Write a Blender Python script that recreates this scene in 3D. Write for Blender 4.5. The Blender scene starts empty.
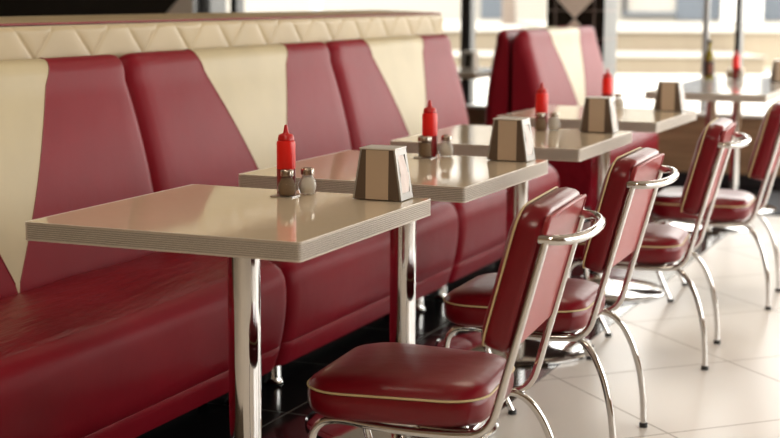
import bpy, bmesh, math, random
from mathutils import Vector, Matrix
random.seed(7)
PI = math.pi
col = bpy.context.scene.collection

# ------------------------------------------------------------------ materials
def nt(name):
    m = bpy.data.materials.new(name)
    m.use_nodes = True
    n = m.node_tree
    b = n.nodes['Principled BSDF']
    return m, n, b

def L(n, a, b): n.links.new(a, b)

def math_node(n, op, a, b=None):
    k = n.nodes.new('ShaderNodeMath'); k.operation = op
    for i, v in enumerate((a, b)):
        if v is None: continue
        if isinstance(v, (int, float)): k.inputs[i].default_value = v
        else: L(n, v, k.inputs[i])
    return k.outputs[0]

def rgb(c): return (c[0], c[1], c[2], 1)

def simple(name, c, rough=.5, metal=0, spec=.5, bump=0, scale=60, stretch=(1, 1, 1), var=0, coat=0):
    m, n, b = nt(name)
    b.inputs['Base Color'].default_value = rgb(c)
    b.inputs['Roughness'].default_value = rough
    b.inputs['Metallic'].default_value = metal
    b.inputs['Specular IOR Level'].default_value = spec
    b.inputs['Coat Weight'].default_value = coat
    b.inputs['Coat Roughness'].default_value = .12
    if bump or var:
        tc = n.nodes.new('ShaderNodeTexCoord')
        mp = n.nodes.new('ShaderNodeMapping'); mp.inputs['Scale'].default_value = stretch
        nz = n.nodes.new('ShaderNodeTexNoise'); nz.inputs['Scale'].default_value = scale; nz.inputs['Detail'].default_value = 4
        L(n, tc.outputs['Object'], mp.inputs['Vector']); L(n, mp.outputs['Vector'], nz.inputs['Vector'])
        if bump:
            bp = n.nodes.new('ShaderNodeBump'); bp.inputs['Strength'].default_value = bump; bp.inputs['Distance'].default_value = .01
            L(n, nz.outputs['Fac'], bp.inputs['Height']); L(n, bp.outputs['Normal'], b.inputs['Normal'])
        if var:
            mx = n.nodes.new('ShaderNodeMix'); mx.data_type = 'RGBA'
            mx.inputs['A'].default_value = rgb([v * (1 - var) for v in c]); mx.inputs['B'].default_value = rgb([min(1, v * (1 + var)) for v in c])
            L(n, nz.outputs['Fac'], mx.inputs['Factor']); L(n, mx.outputs['Result'], b.inputs['Base Color'])
    return m

def leather(name, c, rough, grain=.12, wrinkle=0, stretch=(30, 4, 30), wscale=1.0, spec=.5):
    m, n, b = nt(name)
    tc = n.nodes.new('ShaderNodeTexCoord')
    fine = n.nodes.new('ShaderNodeTexNoise'); fine.inputs['Scale'].default_value = 260; fine.inputs['Detail'].default_value = 2
    L(n, tc.outputs['Object'], fine.inputs['Vector'])
    big = n.nodes.new('ShaderNodeTexNoise'); big.inputs['Scale'].default_value = 5; big.inputs['Detail'].default_value = 3
    L(n, tc.outputs['Object'], big.inputs['Vector'])
    mx = n.nodes.new('ShaderNodeMix'); mx.data_type = 'RGBA'
    mx.inputs['A'].default_value = rgb([v * .86 for v in c]); mx.inputs['B'].default_value = rgb([v * 1.12 for v in c])
    L(n, big.outputs['Fac'], mx.inputs['Factor']); L(n, mx.outputs['Result'], b.inputs['Base Color'])
    b.inputs['Roughness'].default_value = rough
    b.inputs['Specular IOR Level'].default_value = spec
    bp = n.nodes.new('ShaderNodeBump'); bp.inputs['Strength'].default_value = grain; bp.inputs['Distance'].default_value = .002
    L(n, fine.outputs['Fac'], bp.inputs['Height'])
    if wrinkle:
        mp = n.nodes.new('ShaderNodeMapping'); mp.inputs['Scale'].default_value = stretch
        w = n.nodes.new('ShaderNodeTexNoise'); w.inputs['Scale'].default_value = wscale; w.inputs['Detail'].default_value = 3
        L(n, tc.outputs['Object'], mp.inputs['Vector']); L(n, mp.outputs['Vector'], w.inputs['Vector'])
        bw = n.nodes.new('ShaderNodeBump'); bw.inputs['Strength'].default_value = wrinkle; bw.inputs['Distance'].default_value = .02
        L(n, w.outputs['Fac'], bw.inputs['Height']); L(n, bw.outputs['Normal'], bp.inputs['Normal'])
    L(n, bp.outputs['Normal'], b.inputs['Normal'])
    return m

def tile_mat(name, c, grout, size, u0, v0, rot, gw, rough, var=.04):
    """square tiles laid in the floor plane, joints worked out from object coordinates"""
    m, n, b = nt(name)
    tc = n.nodes.new('ShaderNodeTexCoord')
    sp = n.nodes.new('ShaderNodeSeparateXYZ'); L(n, tc.outputs['Object'], sp.inputs[0])
    x, y = sp.outputs['X'], sp.outputs['Y']
    if rot:
        s = math.sqrt(.5)
        u = math_node(n, 'MULTIPLY', math_node(n, 'ADD', x, y), s)
        v = math_node(n, 'MULTIPLY', math_node(n, 'SUBTRACT', y, x), s)
    else:
        u, v = x, y
    us, vs = math_node(n, 'SUBTRACT', u, u0), math_node(n, 'SUBTRACT', v, v0)
    du = math_node(n, 'PINGPONG', us, size / 2)
    dv = math_node(n, 'PINGPONG', vs, size / 2)
    d = math_node(n, 'MINIMUM', du, dv)
    g = math_node(n, 'LESS_THAN', d, gw)
    nz = n.nodes.new('ShaderNodeTexNoise'); nz.inputs['Scale'].default_value = 1.6; nz.inputs['Detail'].default_value = 4
    L(n, tc.outputs['Object'], nz.inputs['Vector'])
    m1 = n.nodes.new('ShaderNodeMix'); m1.data_type = 'RGBA'
    m1.inputs['A'].default_value = rgb([k * (1 - var) for k in c]); m1.inputs['B'].default_value = rgb([k * (1 + var) for k in c])
    L(n, nz.outputs['Fac'], m1.inputs['Factor'])
    m2 = n.nodes.new('ShaderNodeMix'); m2.data_type = 'RGBA'
    L(n, g, m2.inputs['Factor']); L(n, m1.outputs['Result'], m2.inputs['A']); m2.inputs['B'].default_value = rgb(grout)
    L(n, m2.outputs['Result'], b.inputs['Base Color'])
    rr = math_node(n, 'ADD', math_node(n, 'MULTIPLY', g, .4), rough)
    L(n, rr, b.inputs['Roughness'])
    h = math_node(n, 'MULTIPLY', g, -1.0)
    bp = n.nodes.new('ShaderNodeBump'); bp.inputs['Strength'].default_value = .4; bp.inputs['Distance'].default_value = .002
    L(n, h, bp.inputs['Height']); L(n, bp.outputs['Normal'], b.inputs['Normal'])
    return m

def thin_glass(name, tint=(1, 1, 1), gloss=.08):
    m = bpy.data.materials.new(name); m.use_nodes = True
    n = m.node_tree; n.nodes.clear()
    o = n.nodes.new('ShaderNodeOutputMaterial')
    t = n.nodes.new('ShaderNodeBsdfTransparent'); t.inputs['Color'].default_value = rgb(tint)
    g = n.nodes.new('ShaderNodeBsdfGlossy'); g.inputs['Roughness'].default_value = .03
    lw = n.nodes.new('ShaderNodeLayerWeight'); lw.inputs['Blend'].default_value = .25
    f = math_node(n, 'ADD', math_node(n, 'MULTIPLY', lw.outputs['Fresnel'], .5), gloss)
    mx = n.nodes.new('ShaderNodeMixShader')
    L(n, f, mx.inputs[0]); L(n, t.outputs[0], mx.inputs[1]); L(n, g.outputs[0], mx.inputs[2]); L(n, mx.outputs[0], o.inputs[0])
    return m

def wood_mat(name, c1, c2, rough, axis='X'):
    m, n, b = nt(name)
    tc = n.nodes.new('ShaderNodeTexCoord')
    mp = n.nodes.new('ShaderNodeMapping')
    mp.inputs['Scale'].default_value = (1.2, 1.2, 22) if axis == 'X' else (22, 22, 1.2)
    nz = n.nodes.new('ShaderNodeTexNoise'); nz.inputs['Scale'].default_value = 2.2; nz.inputs['Detail'].default_value = 6
    L(n, tc.outputs['Object'], mp.inputs['Vector']); L(n, mp.outputs['Vector'], nz.inputs['Vector'])
    cr = n.nodes.new('ShaderNodeValToRGB')
    cr.color_ramp.elements[0].position = .3; cr.color_ramp.elements[0].color = rgb(c1)
    cr.color_ramp.elements[1].position = .7; cr.color_ramp.elements[1].color = rgb(c2)
    L(n, nz.outputs['Fac'], cr.inputs['Fac']); L(n, cr.outputs['Color'], b.inputs['Base Color'])
    b.inputs['Roughness'].default_value = rough
    return m

RED = (.215, .008, .018)
M = {}
M['bench_red'] = leather('bench red leather', RED, .42, .14, .09, (7, 7, 7), spec=.14)
M['seat_red'] = leather('bench seat red leather', (.19, .006, .014), .36, .10, .42, (36, 6, 22), spec=.18)
M['seat_front'] = leather('bench front red leather', (.215, .006, .015), .40, .10, .12, (14, 6, 8), spec=.10)
M['bench_cream'] = leather('bench cream leather', (.52, .445, .285), .42, .10, spec=.35)
M['quilt_cream'] = leather('quilted cream leather', (.48, .385, .235), .40, .12, spec=.35)
M['chair_red'] = leather('chair red vinyl', (.175, .005, .012), .28, .08, .10, (9, 9, 9), spec=.4)
M['panel_red'] = simple('chair back board', (.33, .030, .036), .36)
M['piping'] = simple('cream piping', (.62, .49, .27), .5)
M['red_piping'] = simple('red piping', (.22, .02, .025), .45)
M['chrome'] = simple('chrome', (.70, .695, .69), .07, 1)
M['satin'] = simple('satin steel', (.72, .70, .67), .28, 1)
M['dull'] = simple('dull aluminium', (.62, .60, .57), .34, .85)
M['shaker_cap'] = simple('worn chrome cap', (.50, .44, .38), .22, 1)
M['edge'] = simple('ribbed aluminium edge', (.77, .715, .65), .42, .3)
M['groove'] = simple('dark groove', (.30, .25, .21), .5, .3)
M['laminate'] = simple('cream laminate', (.66, .555, .415), .07, 0, .5, var=.03, scale=40)
M['laminate_grey'] = simple('pale grey laminate', (.62, .60, .56), .09, 0, .5)
M['under'] = simple('table underside', (.06, .04, .03), .7)
M['rubber'] = simple('dark rubber', (.02, .02, .02), .6)
M['ketchup'] = simple('red plastic', (.85, .016, .012), .3)
M['sauce'] = simple('dark red sauce through plastic', (.27, .006, .010), .3)
M['cap_red'] = simple('red cap plastic', (.55, .010, .012), .35)
M['pepper'] = simple('ground pepper', (.27, .185, .115), .9, bump=.5, scale=500, var=.5)
M['salt'] = simple('salt', (.93, .90, .85), .9, bump=.4, scale=500)
M['glass'] = thin_glass('clear glass', (.99, .99, .985), .01)
M['pane'] = thin_glass('window glass', (.98, .99, .985), .02)
M['holder_dark'] = simple('dark brown enamel', (.115, .08, .058), .4)
M['holder_tan'] = simple('tan enamel', (.54, .425, .32), .42)
M['holder_silver'] = simple('brushed steel face', (.46, .45, .435), .45, .5)
M['holder_lid'] = simple('pale steel lid', (.74, .73, .71), .35, .3)
M['napkin'] = simple('white napkin', (.93, .84, .82), .85)
M['void'] = simple('dark slot', (.015, .012, .01), .8)
M['oil'] = simple('dark olive glass', (.22, .17, .008), .15)
M['oil_label'] = simple('dark bottle label', (.045, .02, .014), .5, var=.9, scale=30)
M['oil_label_art'] = simple('label picture', (.24, .075, .04), .5, var=.5, scale=40)
M['floor_light'] = tile_mat('pale diagonal floor tiles', (.80, .76, .705), (.42, .38, .33), .66, 2.60 * math.sqrt(.5), .45 * math.sqrt(.5), True, .0028, .30)
M['floor_dark'] = tile_mat('black floor tiles', (.010, .010, .0105), (.085, .075, .065), .579, -.024, .11, False, .0024, .13, .2)
M['wood'] = wood_mat('brown wood cladding', (.23, .135, .075), (.36, .225, .13), .45)
M['dark_wood'] = wood_mat('dark brown panelling', (.075, .042, .025), (.115, .068, .04), .5)
M['white_paint'] = simple('white paint', (.80, .78, .74), .5)
M['wall_paint'] = simple('warm wall paint', (.40, .31, .23), .7, var=.05, scale=4)
M['back_wall'] = simple('tan back wall', (.52, .38, .25), .7, var=.05, scale=3)
M['ceil_paint'] = simple('ceiling paint', (.55, .48, .40), .8)
M['black_alu'] = simple('black window frame', (.012, .012, .014), .35)
M['grey_alu'] = simple('grey window frame', (.30, .31, .32), .4)
M['black_tile'] = simple('gloss black tile', (.008, .007, .007), .12)
M['beige_tile'] = simple('beige tile', (.85, .76, .68), .3)
M['lit_side_tile'] = simple('black tile painted as lit side', (.15, .15, .148), .45, 0, .2)
M['grout'] = simple('tile grout', (.30, .24, .22), .8)
M['mat_dark'] = simple('dark floor mat', (.03, .03, .033), .9, bump=.5, scale=200)
M['snow'] = simple('bright paving', (.46, .435, .385), .9, var=.06, scale=.8)
M['stone'] = simple('beige stone', (.21, .172, .122), .9, var=.08, scale=1.5)
M['stone_top'] = simple('pale stone tread', (.28, .255, .215), .9)
M['render_wall'] = simple('pale render', (.33, .31, .275), .9)
M['shutter'] = simple('grey shutter', (.085, .10, .12), .6)
M['bark'] = simple('bark', (.16, .125, .10), .9)
M['car_paint'] = simple('white car paint', (.75, .74, .72), .2)
M['dark_glass'] = simple('dark car glass', (.08, .09, .10), .1)
M['ledge'] = simple('pale window ledge', (.78, .75, .70), .45)

# ------------------------------------------------------------------ mesh helpers
class MB:
    def __init__(s):
        s.bm = bmesh.new(); s.mats = []; s.cur = 0
    def mat(s, key):
        if key not in s.mats: s.mats.append(key)
        s.cur = s.mats.index(key); return s
    def face(s, vs, smooth=False):
        try: f = s.bm.faces.new(vs)
        except ValueError: return None
        f.material_index = s.cur; f.smooth = smooth; return f
    def v(s, p): return s.bm.verts.new(p)
    def box(s, x0, x1, y0, y1, z0, z1, bevel=0):
        before = set(s.bm.faces) if bevel else None
        P = [s.v((x, y, z)) for z in (z0, z1) for y in (y0, y1) for x in (x0, x1)]
        fs = [s.face([P[i] for i in q]) for q in ((0, 2, 3, 1), (4, 5, 7, 6), (0, 1, 5, 4), (2, 6, 7, 3), (0, 4, 6, 2), (1, 3, 7, 5))]
        if bevel:
            es = list({e for f in fs for e in f.edges})
            r = bmesh.ops.bevel(s.bm, geom=es, offset=bevel, segments=2, profile=.5, affect='EDGES')
            for f in r['faces']: f.material_index = s.cur
        return s
    def loft(s, rings, closed=True, caps=True, smooth=True):
        R = [[s.v(p) for p in r] for r in rings]
        n = len(R[0])
        for a, b in zip(R, R[1:]):
            for i in range(n if closed else n - 1):
                j = (i + 1) % n
                s.face([a[i], a[j], b[j], b[i]], smooth)
        if caps:
            s.face(list(reversed(R[0])), False); s.face(R[-1], False)
        return R
    def lathe(s, prof, n=32, c=(0, 0, 0), smooth=True):
        rings = [[(c[0] + r * math.cos(2 * PI * i / n), c[1] + r * math.sin(2 * PI * i / n), c[2] + z) for i in range(n)] for r, z in prof]
        s.loft(rings, True, True, smooth); return s
    def tube(s, pts, r, n=12, caps=True):
        pts = [Vector(p) for p in pts]
        rings = []; ref = None
        for i, p in enumerate(pts):
            t = (pts[min(i + 1, len(pts) - 1)] - pts[max(i - 1, 0)]).normalized()
            if ref is None:
                ref = Vector((0, 0, 1)) if abs(t.z) < .9 else Vector((0, 1, 0))
            u = (ref - t * ref.dot(t)).normalized(); w = t.cross(u); ref = u
            rr = r[i] if isinstance(r, (list, tuple)) else r
            rings.append([tuple(p + u * (rr * math.cos(2 * PI * k / n)) + w * (rr * math.sin(2 * PI * k / n))) for k in range(n)])
        s.loft(rings, True, caps, True); return s
    def prism(s, poly, y0, y1):
        """poly in x,z swept along y"""
        s.loft([[(x, y0, z) for x, z in poly], [(x, y1, z) for x, z in poly]], True, True, False); return s
    def build(s, name, parent=None, mats=None):
        bmesh.ops.recalc_face_normals(s.bm, faces=s.bm.faces)
        for e in s.bm.edges:
            if len(e.link_faces) == 2 and e.calc_face_angle(0) > .9: e.smooth = False
        me = bpy.data.meshes.new(name); s.bm.to_mesh(me); s.bm.free()
        for k in (mats or s.mats): me.materials.append(M[k])
        o = bpy.data.objects.new(name, me); col.objects.link(o)
        if parent: o.parent = parent
        return o

def smooth_path(pts, sub=8):
    """Catmull-Rom through the points"""
    P = [Vector(p) for p in pts]; P = [P[0] * 2 - P[1]] + P + [P[-1] * 2 - P[-2]]
    out = []
    for i in range(1, len(P) - 2):
        a, b, c, d = P[i - 1], P[i], P[i + 1], P[i + 2]
        for k in range(sub):
            t = k / sub
            out.append(.5 * ((2 * b) + (c - a) * t + (2 * a - 5 * b + 4 * c - d) * t * t + (3 * b - a - 3 * c + d) * t ** 3))
    out.append(P[-2]); return [tuple(p) for p in out]

def round_poly(corners, n=6):
    """corners: (x, y, r) counter-clockwise -> rounded polygon"""
    out = []; N = len(corners)
    for i, (x, y, r) in enumerate(corners):
        p = Vector((x, y)); a = Vector(corners[i - 1][:2]); b = Vector(corners[(i + 1) % N][:2])
        da, db = (a - p).normalized(), (b - p).normalized()
        ang = da.angle(db); d = r / math.tan(ang / 2)
        c = p + (da + db).normalized() * (r / math.sin(ang / 2))
        s, e = p + da * d, p + db * d
        a0 = math.atan2(s.y - c.y, s.x - c.x); a1 = math.atan2(e.y - c.y, e.x - c.x)
        while a1 - a0 > PI: a1 -= 2 * PI
        while a1 - a0 < -PI: a1 += 2 * PI
        for k in range(n + 1):
            t = a0 + (a1 - a0) * k / n
            out.append((c.x + r * math.cos(t), c.y + r * math.sin(t)))
    return out

def inset_poly(corners, d):
    """move every side of a convex polygon inwards by d and shrink the corner radii"""
    N = len(corners); out = []
    for i in range(N):
        a, p, b = Vector(corners[i - 1][:2]), Vector(corners[i][:2]), Vector(corners[(i + 1) % N][:2])
        e1, e2 = (p - a).normalized(), (b - p).normalized()
        n1, n2 = Vector((-e1.y, e1.x)), Vector((-e2.y, e2.x))
        q = n1 + n2; q = q / (1 + n1.dot(n2))
        r = p + q * d
        out.append((r.x, r.y, max(.006, corners[i][2] - d * .6)))
    return out

def tag(o, label=None, cat=None, group=None, kind=None):
    if label: o['label'] = label
    if cat: o['category'] = cat
    if group: o['group'] = group
    if kind: o['kind'] = kind
    return o

def thing(name, label, cat, loc=(0, 0, 0), rz=0, group=None):
    o = bpy.data.objects.new(name, None); col.objects.link(o)
    o.empty_display_size = .1; o.location = loc; o.rotation_euler = (0, 0, rz)
    return tag(o, label, cat, group)

def copy_tree(o, parent=None):
    c = o.copy(); col.objects.link(c)
    if parent is not None: c.parent = parent
    for ch in list(o.children): copy_tree(ch, c)
    return c

def struct(mb, name, parent=None):
    o = mb.build(name, parent)
    if parent is None: o['kind'] = 'structure'
    return o

# ------------------------------------------------------------------ bench units
Z_TOP = 1.061
def back_front(z, lean=1):                       # x of the backrest front face at height z
    t = (z - .44) / .56
    return -.512 - .128 * (1 - lean) - .128 * lean * t + .018 * math.sin(PI * min(1, max(0, t)))

def back_profile(lean=1):
    """closed loop of (x, z, face?) : up the front, over the top roll, down the rear"""
    P = []
    zs = [.40, .44, .47] + [.47 + (.985 - .47) * k / 12 for k in range(1, 13)]
    for z in zs: P.append((back_front(z, lean), z))
    xf = back_front(.985); xr = -.722; r = (xf - xr) / 2; cx = (xf + xr) / 2
    for k in range(1, 10):
        a = PI * k / 10
        P.append((cx + r * math.cos(a), .985 + (Z_TOP - .985) * math.sin(a) ** .8))
    P.append((xr, .985)); P.append((xr, .40))
    return P

def make_bench(length, v0, v1, tip, label, group, loc, rz=0, seat_cut=0.0, lean=1):
    root = thing('booth_bench', label, 'bench', loc, rz, group)
    prof = back_profile(lean); nf = len(prof)
    # ---- backrest: red left and right fields, cream wedge between them
    def bounds(z, i=0):
        if i > 20: z = 1.06
        t = min(1, max(0, (z - .455) / (1.055 - .455)))
        return tip + (v0 - tip) * t - .002, tip + (v1 - tip) * t + .002
    def shape(y, x, z, idx):
        e = min(y, length - y); w = .062
        if e < w:
            q = 1 - e / w; d = .056 * (1 - math.sqrt(max(0, 1 - q * q)))
            if idx < nf - 2: x -= d * (1.0 if z < .985 else max(0, (x + .722) / .09))
            if z > .9: z -= d * .75 * min(1, (z - .9) / .1)
        return (x, y, z)
    def field(mb, ys_of):
        rows = []
        for i, (x, z) in enumerate(prof):
            rows.append([mb.v(shape(y, x, z, i)) for y in ys_of(z, i)])
        for a, b in zip(rows, rows[1:]):
            for k in range(len(a) - 1): mb.face([a[k], a[k + 1], b[k + 1], b[k]], True)
        return rows
    ends = [0, .003, .008, .016, .028, .044, .062]
    def left(z, i):
        a, _ = bounds(z, i); return ends + [.062 + (a - .062) * k / 8 for k in range(1, 9)]
    def right(z, i):
        _, b = bounds(z, i); q = length - .062; return [b + (q - b) * k / 8 for k in range(9)] + [length - e for e in reversed(ends[:-1])]
    mb = MB().mat('bench_red')
    r1 = field(mb, left); r2 = field(mb, right)
    for rows, idx in ((r1, 0), (r2, -1)):
        loop = [r[idx] for r in rows]; mb.face(loop if idx == 0 else list(reversed(loop)))
    back = mb.build('backrest', root)
    mb = MB().mat('bench_cream')
    def midf(z, i):
        a, b = bounds(z, i); return [a + (b - a) * k / 8 for k in range(9)]
    field(mb, midf)
    ins = mb.build('backrest_insert', root); ins['label'] = 'cream wedge-shaped panel'
    # fine welt lines along the two edges of the wedge
    mb = MB().mat('red_piping')
    for side in (0, 1):
        pts = []
        for i, (x, z) in enumerate(prof[2:-2]):
            y = bounds(z, i + 2)[side]; pts.append((x + .0005, y, z + (.0008 if z > 1.0 else 0)))
        mb.tube(pts, .0016, 6)
    mb.build('welt', ins)
    # ---- seat
    c = seat_cut
    sp = [(-.56, .30), (-.56, .435), (-.50, .452), (-.42, .466), (-.34, .472), (-.26, .470), (-.19, .462), (-.145, .450), (-.115, .434), (-.094, .413), (-.082, .388), (-.077, .355), (-.077, .315), (-.081, .27), (-.088, .225), (-.0968, .185), (-.0985, .1775), (-.1015, .1755), (-.1000, .1725), (-.106, .150), (-.116, .118), (-.125, .098), (-.20, .095), (-.56, .095)]
    sp = [(x - c * min(1, max(0, (x + .50) / .25)), z) for x, z in sp]
    cy = [(0.0, .046), (.003, .030), (.010, .018), (.022, .008), (.040, .001), (.06, 0)]
    ys = [(e, d) for e, d in cy] + [(.06 + (length - .12) * k / 24, 0) for k in range(1, 24)] + [(length - e, d) for e, d in reversed(cy)]
    rings = []
    random.seed(3)
    for y, d in ys:
        ring = []
        for i, (x, z) in enumerate(sp):
            nx = 1 if i >= 9 and i < 22 else 0; nzz = 1 if 1 <= i <= 8 else 0
            mid = math.sin(PI * y / length)
            bulge = .010 * mid if 9 <= i <= 15 else 0
            sag = -.006 * math.sin(PI * y / length * 3) ** 2 if 2 <= i <= 6 else 0
            ring.append((x + bulge - d * .85 * nx - d * .5 * (1 if i in (7, 8) else 0), y, z - d * nzz + sag))
        rings.append(ring)
    mb = MB().mat('seat_red'); mb.loft(rings, True, True, True)
    mb.mat('seat_front')
    for f in mb.bm.faces:
        cc = f.calc_center_median()
        if cc.z < .425 and cc.x > -.16 - c: f.material_index = mb.cur
    mb.build('seat', root)
    # ---- plinth board under the seat set far back and chrome feet
    mb = MB().mat('rubber'); mb.box(-.70, -.40 , .03, length - .03, .0, .30); mb.build('plinth', root)
    for yy in (.16, length - .10):
        mb = MB().mat('chrome')
        mb.lathe([(.030, 0), (.032, .004), (.026, .012), (.024, .022), (.024, .10), (.024, .112)], 20, (-.225 - c, yy, 0))
        mb.build('foot', root)
    return root

BG = 'red and cream booth benches along the partition'
make_bench(1.5, .41, 1.085, .73, 'long red and cream booth bench beside the nearest table, its seat fully in the open', BG, (0, -.095, 0))
make_bench(1.5, .41, 1.10, .755, 'red booth bench with cream wedge standing behind the second table from the front', BG, (0, 1.405, 0))
make_bench(1.385, .34, .995, .67, 'last red booth bench of the row, ending beside the third table', BG, (0, 2.905, 0))
B2 = 'back-to-back booth benches by the tiled pillar'
make_bench(1.45, .42, 1.06, .77, 'red and cream booth bench facing the tables in front of the tiled pillar', B2, (.067, 5.25, 0), 0, .14)
make_bench(1.45, .42, 1.06, .77, 'dark red booth bench turned away, back to back with the one before the tiled pillar', B2, (-1.408, 6.70, 0), PI, .14, .5)

# ------------------------------------------------------------------ quilted headboard
hb = thing('headboard', 'cream quilted leather headboard running along the top behind the booth benches', 'headboard', (0, 0, 0))
Y0, Y1 = -.6, 4.375
def tri(y):                               # zigzag height of the stitch line at y
    t = ((y - 1.038) / .295) % 1.0
    return 1.050 + .150 * (1 - abs(2 * t - 1))
mb = MB().mat('quilt_cream')
zs = [.90 + .02 * k for k in range(5)] + [1.0 + .0058 * k for k in range(27)]
ny = 980
def hbx(y, z):
    dz = abs(z - tri(y)) * .68
    dz2 = abs(z - (2.09 - tri(y))) * .68 + 1
    g = math.exp(-(dz / .0045) ** 2)
    puff = .006 * (1 - math.exp(-(dz / .02) ** 2))
    top = max(0, z - 1.133) / .022
    return -.735 - .003 * g + puff * .35 - .010 * top * top
rows = [[mb.v((hbx(Y0 + (Y1 - Y0) * k / ny, z), Y0 + (Y1 - Y0) * k / ny, z)) for k in range(ny + 1)] for z in zs]
for a, b in zip(rows, rows[1:]):
    for k in range(ny): mb.face([a[k], a[k + 1], b[k + 1], b[k]], True)
mb.build('quilted_panel', hb)
mb = MB().mat('red_piping'); mb.tube([(-.745, Y0, 1.158), (-.745, Y1, 1.158)], .0045, 8); mb.build('piping', hb)
mb = MB().mat('quilt_cream')
mb.loft([[(x, y, z) for x, z in ((-.750, .90), (-.750, 1.154), (-.758, 1.163), (-.80, 1.166), (-1.08, 1.174), (-1.12, 1.168), (-1.125, 1.15), (-1.125, .90))] for y in (Y0, Y1)], True, True, False)
mb.build('cap', hb)
mb = MB().mat('red_piping'); mb.tube([(-.75, Y1, .92), (-.75, Y1, 1.158)], .004, 8); mb.build('end_piping', hb)
mb = MB().mat('dark_wood'); mb.box(-1.12, -.76, Y0, Y1 - .005, 0, .899); struct(mb, 'wall_partition')

# ------------------------------------------------------------------ diner tables
TH = .76; TK = .0405
def tabletop(root, hx, hy, lam='laminate'):
    r = .008
    out = lambda d: round_poly([(-hx + d, -hy + d, r), (hx - d, -hy + d, r), (hx - d, hy - d, r), (-hx + d, hy - d, r)], 3)
    mb = MB().mat(lam)
    o = out(.0025)
    mb.loft([[(x, y, TH - .006) for x, y in o], [(x, y, TH - .0004) for x, y in o]], True, True, False)
    mb.mat('under'); o = out(.004)
    mb.loft([[(x, y, TH - TK + .002) for x, y in o], [(x, y, TH - .006) for x, y in o]], True, True, False)
    mb.build('tabletop', root)
    mb = MB().mat('edge')
    lv = [(.004, TH - TK), (0.0005, TH - TK), (0, TH - TK + .001)]
    n = 8; h = (TK - .004) / n
    for k in range(n):
        z = TH - TK + .002 + k * h
        lv += [(0, z + .0006), (0, z + h - .0018), (.003, z + h - .0015), (.003, z + h - .0003)]
    lv += [(0, TH - .0015), (.0008, TH), (.0025, TH), (.0025, TH - .002)]
    RR = [[mb.v((x, y, z)) for x, y in out(d)] for d, z in lv]
    for (da, _), (db, _), a, b in zip(lv, lv[1:], RR, RR[1:]):
        mb.mat('groove' if da > .0025 and db > .0025 and da < .0035 and _ < TH - .003 else 'edge')
        for i in range(len(a)): mb.face([a[i], a[(i + 1) % len(a)], b[(i + 1) % len(a)], b[i]])
    mb.build('edge_band', root)

def post_and_base(root, x, y, pr=.038, br=.285, foot='chrome'):
    mb = MB().mat('chrome')
    mb.lathe([(pr, .03), (pr, TH - TK - .006)], 40, (x, y, 0)); mb.build('post', root)
    mb = MB().mat('under'); mb.box(x - .16, x + .16, y - .16, y + .16, TH - TK - .006, TH - TK + .003); mb.build('mounting_plate', root)
    mb = MB().mat('chrome')
    mb.lathe([(br - .004, 0), (br, .003), (br, .009), (br - .006, .013), (br * .9, .018), (br * .72, .027), (br * .5, .036), (br * .3, .043), (pr + .022, .048), (pr + .006, .056), (pr + .003, .07), (pr - .001, .07)], 64, (x, y, 0))
    mb.build('base', root)

TG = 'cream topped diner tables in a row'
tabs = [(.3235, .358, .002, 'cream topped diner table with ribbed metal edge, nearest the front'),
        (.3250, 1.306, -.006, 'cream topped diner table with ribbed edge, second from the front'),
        (.3238, 2.358, .008, 'cream topped diner table with ribbed edge, third from the front'),
        (.3218, 3.487, -.014, 'cream topped diner table with ribbed edge, fourth and last of the bench row')]
proto = None
for x, y, r, lab in tabs:
    if proto is None:
        proto = t = thing('diner_table', lab, 'table', (x, y, 0), r, TG)
        tabletop(t, .333, .357); post_and_base(t, .010, 0)
    else:
        t = copy_tree(proto); t.location = (x, y, 0); t.rotation_euler = (0, 0, r); t['label'] = lab
# long table by the window
t = thing('long_diner_table', 'long pale grey topped table with two posts standing by the far window', 'table', (.46, 5.87, 0), 0)
tabletop(t, .312, .87, 'laminate_grey')
for yy in (-.42, .36):
    post_and_base(t, -.05, yy, .028, .25)
# small table on the far side of the double bench
t = thing('window_table', 'small white topped table against the window beyond the bench end', 'table', (-1.60, 6.72, 0), 0)
tabletop(t, .33, .36, 'laminate_grey'); post_and_base(t, 0, 0)

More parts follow.
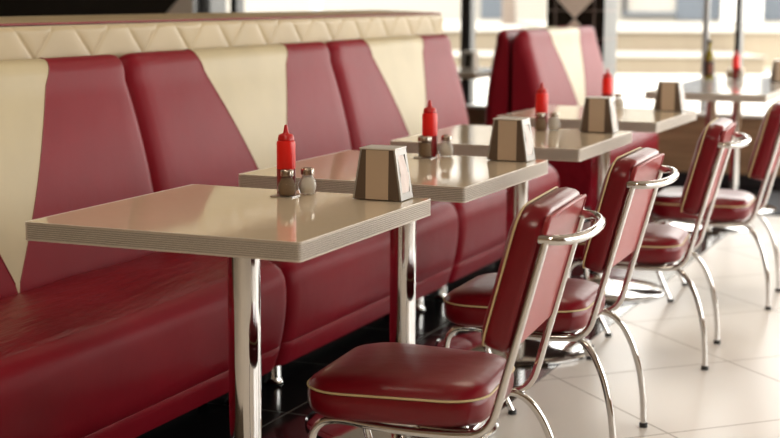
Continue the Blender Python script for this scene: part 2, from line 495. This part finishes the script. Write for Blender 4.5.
# ------------------------------------------------------------------ chairs
def make_chair(label, loc, rz, group):
    root = thing('diner_chair', label, 'chair', loc, rz, group)
    # seat cushion
    S = [(-.322, -.220, .095), (.082, -.190, .090), (.076, .178, .085), (-.322, .220, .095)]
    def ring(d, z): return [(x, y, z) for x, y in round_poly(inset_poly(S, d), 8)]
    mb = MB().mat('chair_red')
    lv = [(d, z - .042) for d, z in [(.030, .390), (.012, .392), (.003, .400), (-.001, .412), (-.002, .430), (-.001, .444), (.002, .449), (.002, .452), (.000, .454), (.006, .463), (.018, .472), (.036, .478), (.062, .482), (.095, .484), (.13, .485), (.16, .4855)]]
    mb.loft([ring(d, z) for d, z in lv], True, True, True)
    seat = mb.build('seat', root)
    mb = MB().mat('piping'); pts = ring(-.002, .4095); mb.tube(pts + [pts[0], pts[1]], .0025, 8, False); mb.build('piping', seat)
    # seat pan under the cushion
    mb = MB().mat('satin'); mb.loft([ring(d, z) for d, z in ((.06, .333), (.050, .336), (.046, .349), (.07, .351))], True, True, True)
    mb.build('seat_pan', root)
    # backrest cushion: built flat (u across, v up the lean, w forwards)
    lean = math.atan(.262); cs, sn = math.cos(lean), math.sin(lean)
    def place(u, v, w): return (.1415 + v * sn - w * cs, u, .495 + v * cs + w * sn)
    Bk = [(-.200, .019, .035), (.200, .019, .035), (.198, .331, .058), (-.198, .331, .058)]
    def bring(d, w, drop=0):
        return [place(u, v - drop * max(0, (v - .2) / .14) ** 2, w) for u, v in round_poly(inset_poly(Bk, d), 8)]
    mb = MB().mat('chair_red')
    lv = [(.030, .010, 0), (.008, .010, 0), (.001, .015, 0), (-.001, .024, -.001), (-.001, .045, 0), (.001, .060, .006), (.004, .064, .008), (.003, .067, .008), (.012, .074, .009), (.030, .080, .010), (.06, .085, .010), (.10, .088, .01), (.15, .089, .01)]
    mb.loft([bring(*q) for q in lv], True, True, True)
    back = mb.build('backrest', root)
    mb = MB().mat('piping'); pts = bring(-.0005, .0655, .008); mb.tube(pts + [pts[0], pts[1]], .0025, 8, False); mb.build('piping', back)
    # board on the rear, between the tubes
    Pn = [(-.186, .028, .012), (.186, .028, .012), (.189, .321, .016), (-.189, .321, .016)]
    def pring(d, w): return [place(u, v, w) for u, v in round_poly(inset_poly(Pn, d), 4)]
    mb = MB().mat('panel_red'); mb.loft([pring(d, w) for d, w in ((0, .012), (0, .006), (.003, .003))], True, True, False)
    pan = mb.build('back_panel', root)
    mb = MB().mat('red_piping'); e = [place(u, v, .004) for u, v in ((-.187, .27), (-.187, .308), (-.181, .319), (0, .3215), (.181, .319), (.187, .308), (.187, .27))]
    mb.mat('panel_red'); mb.tube(e, .004, 8); mb.build('panel_welt', pan)
    # tube frame: upright, bend, seat rail, front leg in one run per side
    for s in (-1, 1):
        path = [(.2135, s * .188, .768), (.19, s * .188, .680), (.163, s * .188, .578), (.136, s * .188, .478), (.117, s * .188, .405), (.104, s * .187, .370), (.080, s * .185, .346), (.04, s * .182, .336), (-.05, s * .178, .332), (-.15, s * .176, .335), (-.235, s * .174, .341), (-.280, s * .174, .329), (-.300, s * .175, .29), (-.296, s * .178, .21), (-.258, s * .184, .10), (-.213, s * .188, .006)]
        mb = MB().mat('chrome'); mb.tube(smooth_path(path, 5), .0092, 14)
        f = mb.build('side_frame', root)
        mb = MB().mat('rubber'); mb.lathe([(.0125, 0), (.0125, .012), (.011, .014)], 14, (-.213, s * .188, 0)); mb.build('foot_glide', f)
        a = PI / 2
        path = [(-.06, s * .160, .340), (.0, s * .164, .339), (.045, s * .172, .336)]
        for k in range(0, 11):
            t = k / 10 * PI / 2
            path.append((.055 + .127 * math.sin(t), s * (.172 + .028 * math.sin(t)), .012 + .328 * math.cos(t)))
        mb = MB().mat('chrome'); mb.tube(smooth_path(path[:2] + path[3:], 4), .0092, 14)
        lg = mb.build('rear_leg', root)
        mb = MB().mat('rubber'); mb.lathe([(.0125, 0), (.0125, .012), (.011, .014)], 14, (.182, s * .20, 0)); mb.build('foot_glide', lg)
    # cross bar under the seat
    mb = MB().mat('chrome'); mb.tube([(-.06, -.176, .334), (-.06, .176, .334)], .009, 12); mb.tube([(.05, -.182, .337), (.05, .182, .337)], .009, 12); mb.build('cross_bar', root)
    # grab handle looping out behind the backrest
    pts = [(.198, -.188, .762), (.216, -.188, .762)]
    for k in range(25):
        t = -PI / 2 + PI * k / 24
        cx_ = math.copysign(abs(math.cos(t)) ** .92, math.cos(t)); sy = math.copysign(abs(math.sin(t)) ** .92, math.sin(t))
        pts.append((.220 + .058 * cx_, .188 * sy, .762 - .003 * cx_))
    pts += [(.216, .188, .762), (.198, .188, .762)]
    mb = MB().mat('chrome'); mb.tube(pts, .0108, 14); mb.build('grab_handle', root)
    return root

CG = 'red padded chrome diner chairs facing the tables'
chairs = [(.867, .400, math.radians(4.7), 'red padded chrome chair in full view, drawn up to the nearest table'),
          (.820, 1.352, math.radians(2.0), 'red padded chrome chair with loop handle, second from the front, at the second table'),
          (.826, 2.492, math.radians(5.0), 'red padded chrome chair third from the front, at the third table'),
          (.873, 3.575, math.radians(3.0), 'red padded chrome chair at the fourth table, its backrest cut by the photo edge')]
c0 = None
for x, y, r, lab in chairs:
    if c0 is None: c0 = make_chair(lab, (x, y, 0), r, CG)
    else:
        c = copy_tree(c0); c.location = (x, y, 0); c.rotation_euler = (0, 0, r); c['label'] = lab

# ------------------------------------------------------------------ things on the tables
def make_ketchup(label, loc, group):
    root = thing('ketchup_bottle', label, 'bottle', loc, 0, group)
    mb = MB().mat('sauce'); mb.lathe([(.0225, 0), (.0228, .003), (.0233, .008), (.0233, .063)], 32)
    mb.mat('ketchup'); mb.lathe([(.0233, .063), (.0233, .126), (.0222, .131), (.018, .133)], 32); mb.build('body', root)
    mb = MB().mat('cap_red'); mb.lathe([(.0170, .132), (.0200, .1335), (.0200, .140), (.0185, .142), (.0185, .145), (.0155, .148), (.009, .150), (.0065, .153), (.005, .163), (.0035, .1705), (.001, .1715)], 28)
    mb.build('nozzle_cap', root); return root

def make_shaker(label, loc, kind, group, straight=False):
    root = thing(kind + '_shaker', label, 'shaker', loc, random.random(), group)
    if straight: gp = [(.018, 0), (.0205, .003), (.0205, .045), (.019, .05)]
    else: gp = [(.017, 0), (.0195, .003), (.0228, .012), (.0237, .020), (.0222, .028), (.0185, .037), (.0140, .044), (.0135, .050)]
    mb = MB().mat('glass')
    n = 24
    mb.loft([[((r + (.0006 if i % 2 else 0)) * math.cos(2 * PI * i / n), (r + (.0006 if i % 2 else 0)) * math.sin(2 * PI * i / n), z) for i in range(n)] for r, z in gp], True, True, True)
    mb.build('glass_body', root)
    mb = MB().mat(kind); mb.lathe([(max(.004, r - .002), z + (.003 if k == 0 else 0)) for k, (r, z) in enumerate(gp) if z < .047], 20); mb.build('filling', root)
    mb = MB().mat('shaker_cap'); mb.lathe([(.0145, .048), (.0165, .049), (.0165, .060), (.0155, .063), (.010, .0655), (.002, .066)] if not straight else [(.0195, .049), (.0215, .050), (.0215, .060), (.020, .063), (.011, .0655), (.002, .066)], 24); mb.build('cap', root)
    return root

HW0, HW1, HD0, HD1, HH = .059, .0405, .040, .037, .122
def make_holder(label, loc, rz, group):
    root = thing('napkin_holder', label, 'napkin holder', loc, rz, group)
    mb = MB().mat('holder_dark')
    mb.loft([[(-HW0, -HD0, .002), (HW0, -HD0, .002), (HW0, HD0, .002), (-HW0, HD0, .002)], [(-HW1, -HD1, HH), (HW1, -HD1, HH), (HW1, HD1, HH), (-HW1, HD1, HH)]], True, True, False)
    mb.build('casing', root)
    for s in (-1, 1):
        mb = MB().mat('holder_tan')
        mb.loft([[(-.029, s * (HD0 + .0012), .003), (.029, s * (HD0 + .0012), .003), (.029, s * (HD0 - .004), .003), (-.029, s * (HD0 - .004), .003)], [(-.029, s * (HD1 + .0012), HH - .001), (.029, s * (HD1 + .0012), HH - .001), (.029, s * (HD1 - .004), HH - .001), (-.029, s * (HD1 - .004), HH - .001)]], True, True, False)
        mb.build('tan_panel', root)
    # bright face plates on the two dispensing ends with a slot opening
    for s in (-1, 1):
        def q(y, t, d): 
            w = HW0 + (HW1 - HW0) * t; return (s * (w + d), y * (HD0 + (HD1 - HD0) * t) / HD0, .002 + t * (HH - .002))
        mb = MB().mat('holder_silver')
        outer = [(-HD0, 0), (HD0, 0), (HD0, 1), (-HD0, 1)]; inner = [(-.026, .13), (.026, .13), (.026, .88), (-.026, .88)]
        for d in (.004,):
            for k in range(4):
                a, b = outer[k], outer[(k + 1) % 4]; c_, e = inner[(k + 1) % 4], inner[k]
                f1 = [mb.v(q(p[0], p[1], d)) for p in (a, b, c_, e)]; mb.face(f1)
                f2 = [mb.v(q(a[0], a[1], -.001)), mb.v(q(b[0], b[1], -.001)), mb.v(q(b[0], b[1], d)), mb.v(q(a[0], a[1], d))]; mb.face(f2)
                f3 = [mb.v(q(e[0], e[1], .0005)), mb.v(q(c_[0], c_[1], .0005)), mb.v(q(c_[0], c_[1], d)), mb.v(q(e[0], e[1], d))]; mb.face(f3)
        mb.build('face_plate', root)
        mb = MB().mat('void'); vs = [mb.v(q(p[0], p[1], .0008)) for p in inner]; mb.face(vs); mb.build('slot', root)
    mb = MB().mat('holder_lid'); mb.box(-HW1 - .006, HW1 + .006, -HD1 - .002, HD1 + .002, HH, HH + .004, .0015); mb.build('lid', root)
    return root

def napkins(label, loc, rz):
    mb = MB().mat('napkin')
    def q(y, t, d): 
        w = HW0 + (HW1 - HW0) * t; return ((w + d), y * (HD0 + (HD1 - HD0) * t) / HD0, .002 + t * (HH - .002))
    for (ya, yb, ta, tb, d0, d1) in ((-.0255, .0255, .132, .52, .0022, .0062), (-.0255, .020, .50, .875, .0064, .0024)):
        N = 6; rows = []
        for k in range(N + 1):
            t = ta + (tb - ta) * k / N; d = d0 + (d1 - d0) * k / N
            rows.append([mb.v(q(y, t, d + .0012 * math.sin(9 * y / .05 + t * 7))) for y in [ya + (yb - ya) * j / 6 for j in range(7)]])
        for a, b in zip(rows, rows[1:]):
            for j in range(6): mb.face([a[j], a[j + 1], b[j + 1], b[j]], True)
    o = mb.build('paper_napkin'); o.location = loc; o.rotation_euler = (0, 0, rz)
    return tag(o, label, 'napkin', 'napkins in the holders')

KG, PG, SG, HG = 'red ketchup bottles on the tables', 'pepper shakers on the tables', 'salt shakers on the tables', 'napkin holders on the tables'
T = TH
k0 = make_ketchup('red squeeze ketchup bottle on the nearest table', (.298, .643, T), KG)
for loc, lab in (((.297, 1.605, T), 'red squeeze ketchup bottle on the second table'),
                 ((.325, 2.655, T), 'red squeeze ketchup bottle on the third table'),
                 ((.268, 3.800, T), 'red squeeze ketchup bottle on the fourth table, before the tiled pillar'),
                 ((.360, 6.430, T), 'red squeeze ketchup bottle on the long table by the window')):
    k = copy_tree(k0); k.location = loc; k['label'] = lab
p0 = make_shaker('glass pepper shaker in front of the ketchup bottle on the nearest table', (.325, .594, T + .0028), 'pepper', PG)
s0 = make_shaker('pear-shaped salt shaker on the nearest table', (.346, .664, T), 'salt', SG)
make_shaker('straight-sided pepper shaker on a clear coaster on the second table', (.303, 1.550, T + .0028), 'pepper', PG, True)
for loc, lab in (((.340, 2.600, T), 'dark pepper shaker against the ketchup bottle on the third table'), ((.330, 6.40, T), 'dark pepper shaker on the long window table')):
    k = copy_tree(p0); k.location = loc; k['label'] = lab
for loc, lab in (((.346, 1.620, T), 'glass salt shaker on the second table'), ((.382, 2.628, T), 'glass salt shaker on the third table'),
                 ((.325, 3.79, T), 'glass salt shaker on the fourth table'), ((.395, 6.42, T), 'pale salt shaker on the long window table')):
    k = copy_tree(s0); k.location = loc; k['label'] = lab
for (x, y), lab in (((.316, .602), 'small clear coaster under the pepper shaker on the nearest table'), ((.303, 1.553), 'small clear coaster under the pepper shaker on the second table')):
    mb = MB().mat('glass' if False else 'napkin'); o = round_poly([(-.030, -.026, .006), (.030, -.026, .006), (.030, .026, .006), (-.030, .026, .006)], 4)
    mb.mats = ['dull']; mb.loft([[(a, b, 0) for a, b in o], [(a, b, .0026) for a, b in o]], True, True, False)
    c = mb.build('coaster'); c.location = (x, y, T); tag(c, lab, 'coaster', 'coasters')
h0 = make_holder('brown and tan napkin holder with steel ends on the nearest table', (.549, .664, T), math.radians(2), HG)
hs = [((.557, 1.612, T), 0.0, 'brown and tan napkin holder on the second table'), ((.548, 2.64, T), .02, 'brown and tan napkin holder on the third table'),
      ((.556, 3.765, T), -.02, 'brown and tan napkin holder on the fourth table'), ((.660, 6.22, T), 0, 'grey-brown napkin holder on the long window table at the photo edge'),
      ((-1.44, 6.72, T), PI / 2, 'napkin holder on the small table beyond the bench end')]
napkins('white napkin in the slot of the holder on the nearest table', (.549, .664, T), math.radians(2))
for i, (loc, r, lab) in enumerate(hs):
    h = copy_tree(h0); h.location = loc; h.rotation_euler = (0, 0, r); h['label'] = lab
    if i < 3: napkins('white napkin in the slot of the holder on the %s table' % ('second', 'third', 'fourth')[i], loc, r)
# oil bottle
ob = thing('oil_bottle', 'tall dark olive oil bottle with dark label on the long window table', 'bottle', (.20, 6.42, T), 0)
mb = MB().mat('oil'); mb.lathe([(.029, 0), (.031, .004), (.031, .125), (.028, .142), (.017, .158), (.0125, .172), (.012, .205), (.014, .207), (.014, .222), (.012, .224)], 28); mb.build('glass_body', ob)
mb = MB().mat('oil_label'); mb.lathe([(.0314, .018), (.0316, .0185), (.0316, .105), (.0314, .1055)], 28); lb = mb.build('paper_label', ob)
mb = MB().mat('oil_label_art')
vs = []
for z in (.03, .085): vs.append([mb.v((.0322 * math.cos(t), .0322 * math.sin(t), z)) for t in [-PI / 2 + .1 + k * .12 for k in range(7)]])
for k in range(6): mb.face([vs[0][k], vs[0][k + 1], vs[1][k + 1], vs[1][k]], True)
mb.build('label_picture', lb)
mb = MB().mat('void'); mb.lathe([(.0135, .212), (.0145, .213), (.0145, .228), (.012, .231)], 20); mb.build('cap', ob)

# ------------------------------------------------------------------ room shell
RX, LX, FY, NY, CH = 4.6, -6.2, 7.40, -5.2, 2.9
mb = MB().mat('floor_light'); mb.box(.557, RX, NY, FY, -.05, 0); mb.box(LX, .557, NY, -.75, -.05, 0); struct(mb, 'floor')
mb = MB().mat('floor_dark'); mb.box(LX, .557, -.75, FY, -.05, 0); struct(mb, 'floor_dark_tiles')
mb = MB().mat('ceil_paint'); mb.box(LX, RX, NY, FY + .3, CH, CH + .1); struct(mb, 'ceiling')
mb = MB().mat('wall_paint'); mb.box(LX - .2, LX, NY, FY + .3, 0, CH); struct(mb, 'wall_left')
mb = MB().mat('back_wall'); mb.box(LX, RX, NY - .2, NY, 0, CH); struct(mb, 'wall_back')
# far wall: clad parapet under the glass, head above
SILL = .455
mb = MB().mat('wood'); mb.box(-3.77, RX, FY, FY + .18, 0, SILL); struct(mb, 'wall_far')
mb = MB().mat('wall_paint'); mb.box(LX, RX, FY, FY + .18, 2.45, CH); mb.box(-3.77, -.9, FY, FY + .18, 1.60, 2.45); struct(mb, 'wall_far_head')
mb = MB().mat('ledge'); mb.box(-3.75, RX, FY - .05, FY + .20, SILL, SILL + .022, .004); struct(mb, 'trim_1')
mb = MB().mat('black_alu'); mb.box(-.6, RX, FY - .012, FY, .0, .07); struct(mb, 'baseboard_far')
# right wall with broad windows
mb = MB().mat('wood'); mb.box(RX, RX + .18, .4, FY + .18, 0, SILL)
mb.mat('wall_paint'); mb.box(RX, RX + .18, NY - .2, .4, 0, CH); mb.box(RX, RX + .18, .4, FY + .18, 2.55, CH); struct(mb, 'wall_right')
mb = MB().mat('ledge'); mb.box(RX - .05, RX + .2, .4, FY + .18, SILL, SILL + .022, .004); struct(mb, 'trim_2')
# windows: mullion frames with their panes
def mull(mb, x, w, d, front='black_alu'):
    mb.mat(front); mb.box(x - w / 2, x + w / 2, FY + .02, FY + .02 + d, SILL + .022, 2.45)
wf = MB()
for x, w, d, k in ((-3.86, .03, .06, 'grey_alu'), (-3.62, .055, .12, 'black_alu'), (-1.735, .075, .10, 'black_alu'), (-.028, .034, .05, 'grey_alu'), (.186, .034, .14, 'black_alu'), (1.65, .06, .12, 'black_alu'), (3.1, .06, .12, 'black_alu')):
    mull(wf, x, w, d, k)
wf.mat('black_alu'); wf.box(-3.95, RX, FY + .02, FY + .10, 2.39, 2.45)
w1 = struct(wf, 'window_1')
gl = MB().mat('pane'); v = [gl.v(p) for p in ((-3.9, FY + .06, SILL + .022), (RX, FY + .06, SILL + .022), (RX, FY + .06, 2.45), (-3.9, FY + .06, 2.45))]; gl.face(v); gl.build('window_pane', w1)
wf = MB().mat('black_alu')
for y in (.45, 2.6, 4.2, 5.8, 7.3): wf.box(RX + .03, RX + .13, y - .03, y + .03, SILL + .022, 2.55)
w2 = struct(wf, 'window_2')
gl = MB().mat('pane'); v = [gl.v(p) for p in ((RX + .08, .4, SILL + .022), (RX + .08, FY, SILL + .022), (RX + .08, FY, 2.55), (RX + .08, .4, 2.55))]; gl.face(v); gl.build('window_pane', w2)

# tiled pillar: black tiles, beige diamonds, pale joints
def diamonds(mb, x0, x1, y, cx, zc0, half, z0, z1):
    """inlaid diamonds clipped to x0..x1"""
    k = 0
    zc = zc0
    while zc - half < z1:
        poly = [(cx, zc - half), (cx + half, zc), (cx, zc + half), (cx - half, zc)]
        def clip(poly, f):
            out = []
            for i in range(len(poly)):
                a, b = poly[i], poly[(i + 1) % len(poly)]
                fa, fb = f(a), f(b)
                if fa >= 0: out.append(a)
                if (fa >= 0) != (fb >= 0):
                    t = fa / (fa - fb); out.append((a[0] + (b[0] - a[0]) * t, a[1] + (b[1] - a[1]) * t))
            return out
        for f in (lambda p: p[0] - x0, lambda p: x1 - p[0], lambda p: p[1] - z0, lambda p: z1 - p[1]):
            if poly: poly = clip(poly, f)
        if len(poly) > 2: mb.face([mb.v((a, y, b)) for a, b in poly])
        zc += 2 * half
px0, px1, py0, py1 = -1.027, -.634, 7.08, 7.42
mb = MB().mat('black_tile'); mb.box(px0, px1, py0, py1, 0, CH)
mb.mat('lit_side_tile'); mb.face([mb.v(p) for p in ((px1 + .002, py0 + .004, 0), (px1 + .002, py1, 0), (px1 + .002, py1, CH), (px1 + .002, py0 + .004, CH))])  # window light on the pillar's side put into a paler tile colour
mb.mat('grout')
for k in range(15):
    z = .964 - .189 * 5 + .189 * k
    mb.box(px0, px1 + .0035, py0 - .0025, py0 + .001, z - .003, z + .003)
    mb.box(px1, px1 + .0045, py0, py1, z - .003, z + .003)
for x in (-.968, -.700): mb.box(x - .003, x + .003, py0 - .0025, py0 + .001, 0, CH)
mb.mat('beige_tile'); diamonds(mb, px0 + .058, px1 - .066, py0 - .004, -.834, 1.10 - .1335 - .267 * 3, .1335 * 1.0, 0, CH)
struct(mb, 'wall_pillar_tiled')
mb = MB().mat('black_tile'); mb.box(LX, -3.77, 7.08, FY + .18, 0, CH)
mb.mat('beige_tile'); diamonds(mb, -5.9, -3.772, 7.076, -3.72, 1.10 - .14 - .28 * 0 + .14, .29, 0, CH)
struct(mb, 'wall_far_tiled')
mb = MB().mat('mat_dark'); o = round_poly([(.50, 6.05, .02), (1.5, 6.05, .02), (1.5, 7.1, .02), (.50, 7.1, .02)], 4)
mb.loft([[(a, b, 0) for a, b in o], [(a, b, .008) for a, b in o]], True, True, False); fm = mb.build('floor_mat'); tag(fm, 'dark grey floor mat below the far window', 'mat')

# ------------------------------------------------------------------ outdoors
CAM = Vector((1.9595, -2.5964, 1.2454)); YAW = .40342; PITCH = .14954; ROLL = .00409
def out_frame(x, d, z):           # a site grid squared to the street outside, x to the right, d away
    return (CAM.x + x * math.cos(YAW) - d * math.sin(YAW), CAM.y + x * math.sin(YAW) + d * math.cos(YAW), z)
def obox(mb, x0, x1, d0, d1, z0, z1):
    P = [mb.v(out_frame(x, d, z)) for z in (z0, z1) for d in (d0, d1) for x in (x0, x1)]
    for q in ((0, 2, 3, 1), (4, 5, 7, 6), (0, 1, 5, 4), (2, 6, 7, 3), (0, 4, 6, 2), (1, 3, 7, 5)): mb.face([P[i] for i in q])
GZ = .10
mb = MB().mat('snow'); obox(mb, -30, 30, 11.2, 22.3, GZ - .1, GZ)
mb.box(RX + .18, 30, -20, FY + .5, GZ - .1, GZ); struct(mb, 'ground_outside')
def steps(name, x0a, x1a, x0b, x1b):
    mb = MB().mat('stone'); obox(mb, x0a, x1a, 22.3, 24.5, GZ - .1, .345); mb.mat('stone_top'); obox(mb, x0a - .03, x1a + .03, 22.26, 24.5, .345, .365)
    mb.mat('stone'); obox(mb, x0b, x1b, 24.4, 34.6, GZ, .67); mb.mat('stone_top'); obox(mb, x0b - .03, x1b + .03, 24.34, 34.6, .67, .69)
    struct(mb, name)
steps('terrain_stone_terrace', 2.9, 5.6, 2.8, 12)
steps('terrain_stone_terrace_far', -2.4, 2.35, .0, 2.5)
mb = MB().mat('snow'); obox(mb, -40, 40, 24.5, 60, GZ - .1, GZ + .02); struct(mb, 'ground_street')
hs_ = thing('street_house', 'pale rendered building with grey shutters across the terrace', 'building', out_frame(8, 34.6, .69), 0)
def hpart(name, key, x0, x1, d0, d1, z0, z1):
    mb = MB().mat(key); obox(mb, x0, x1, d0, d1, z0, z1)
    o = mb.build(name); o.parent = hs_; o.matrix_parent_inverse = Matrix.Translation(-hs_.location); return o
hpart('facade', 'render_wall', 5.0, 13, 34.65, 36, .66, 6)
hpart('shutter', 'shutter', 6.6, 7.62, 34.6, 34.66, .72, 3.0)
hpart('shutter', 'shutter', 8.55, 9.9, 34.6, 34.66, .72, 3.0)
hpart('window_frame', 'black_alu', 5.35, 5.45, 34.55, 34.66, .80, 3.0)
hpart('window_ledge', 'shutter', 5.35, 6.6, 34.5, 34.66, .82, .90)
hpart('gate_pier', 'white_paint', 7.62, 8.55, 34.4, 34.66, .40, 3.0)
h2 = thing('street_house', 'pale building with blue-grey shutter behind the bare tree', 'building', out_frame(2, 40, .1), 0)
mb = MB().mat('render_wall'); obox(mb, -14, 4.2, 40, 42, .1, 5); o = mb.build('facade'); o.parent = h2; o.matrix_parent_inverse = Matrix.Translation(-h2.location)
mb = MB().mat('shutter'); obox(mb, 2.4, 3.05, 39.9, 40, .65, 3); o = mb.build('shutter'); o.parent = h2; o.matrix_parent_inverse = Matrix.Translation(-h2.location)
# bare tree
tr = thing('street_tree', 'bare brown tree trunk standing outside the window', 'tree', out_frame(2.35, 30, .1), 0)
mb = MB().mat('bark'); mb.tube(smooth_path([(0, 0, 0), (.02, 0, .8), (-.03, .02, 1.8), (.05, 0, 3.2), (0, .1, 4.6)], 5), [.17 - .005 * k for k in range(21)], 12); mb.build('trunk', tr)
for k in range(7):
    a = k * 2.4; mb = MB().mat('bark'); mb.tube([(0, 0, 2.2 + k * .3), (.5 * math.cos(a), .5 * math.sin(a), 2.8 + k * .3), (1.2 * math.cos(a), 1.2 * math.sin(a), 3.6 + k * .35)], [.06, .04, .015], 8); mb.build('branch', tr)
# lamp post seen as a soft grey upright
lp = thing('lamp_post', 'grey lamp post standing outside behind the quilted headboard', 'lamp post', out_frame(-.92, 18.5, GZ), 0)
mb = MB().mat('grey_alu'); mb.lathe([(.085, 0), (.085, .3), (.06, .32), (.055, 4.2)], 16); mb.build('pole', lp)
mb = MB().mat('white_paint'); mb.lathe([(.05, 4.2), (.16, 4.3), (.20, 4.5), (.14, 4.7), (.02, 4.76)], 16); mb.build('lantern', lp)
# ------------------------------------------------------------------ light
sc = bpy.context.scene
w = bpy.data.worlds.new('sky'); sc.world = w; w.use_nodes = True
n = w.node_tree; bg = n.nodes['Background']
tc = n.nodes.new('ShaderNodeTexCoord'); sp = n.nodes.new('ShaderNodeSeparateXYZ'); L(n, tc.outputs['Generated'], sp.inputs[0])
cr_ = n.nodes.new('ShaderNodeValToRGB')
cr_.color_ramp.elements[0].position = .48; cr_.color_ramp.elements[0].color = (.82, .78, .71, 1)
cr_.color_ramp.elements[1].position = .75; cr_.color_ramp.elements[1].color = (1.0, .98, .95, 1)
L(n, math_node(n, 'ADD', math_node(n, 'MULTIPLY', sp.outputs['Z'], .5), .5), cr_.inputs['Fac']); L(n, cr_.outputs['Color'], bg.inputs['Color'])
bg.inputs['Strength'].default_value = 5.6

def area(name, loc, rot, sx, sy, power, c, portal=False):
    l = bpy.data.lights.new(name, 'AREA'); l.shape = 'RECTANGLE'; l.size = sx; l.size_y = sy; l.energy = power; l.color = c
    o = bpy.data.objects.new(name, l); col.objects.link(o); o.location = loc; o.rotation_euler = rot
    if portal: l.cycles.is_portal = True
    return o
area('portal_far', (.4, FY + .30, 1.46), (-PI / 2, 0, 0), 8.4, 2.0, 1, (1, 1, 1), True)
area('portal_right', (RX + .2, 3.9, 1.5), (0, PI / 2, 0), 2.1, 7.0, 1, (1, 1, 1), True)
for i, (x, y) in enumerate(((-.2, .3), (1.6, -2.0), (-2.8, 2.0), (.4, 3.4))):
    area('ceiling_light', (x, y, CH - .03), (0, 0, 0), .6, .6, (9, 30, 12, 9)[i], (1, .86, .68))

# ------------------------------------------------------------------ camera
cd = bpy.data.cameras.new('camera'); cam = bpy.data.objects.new('camera', cd); col.objects.link(cam)
d = Vector((-math.sin(YAW) * math.cos(PITCH), math.cos(YAW) * math.cos(PITCH), -math.sin(PITCH)))
r = Vector((math.cos(YAW), math.sin(YAW), 0)); u = r.cross(d)
r2 = r * math.cos(ROLL) + u * math.sin(ROLL); u2 = u * math.cos(ROLL) - r * math.sin(ROLL)
cam.matrix_world = Matrix(((r2.x, u2.x, -d.x, CAM.x), (r2.y, u2.y, -d.y, CAM.y), (r2.z, u2.z, -d.z, CAM.z), (0, 0, 0, 1)))
cd.sensor_width = 36; cd.lens = 1482 / 780 * 36; cd.clip_end = 300; cd.clip_start = .05
cd.dof.use_dof = True; cd.dof.focus_distance = 3.55; cd.dof.aperture_fstop = 3.2
sc.camera = cam
sc.view_settings.view_transform = 'Standard'; sc.view_settings.look = 'None'; sc.view_settings.exposure = .22
sc.cycles.max_bounces = 10; sc.cycles.diffuse_bounces = 5; sc.cycles.glossy_bounces = 5; sc.cycles.transparent_max_bounces = 12
sc.cycles.sample_clamp_indirect = 6; sc.cycles.caustics_reflective = False; sc.cycles.caustics_refractive = False
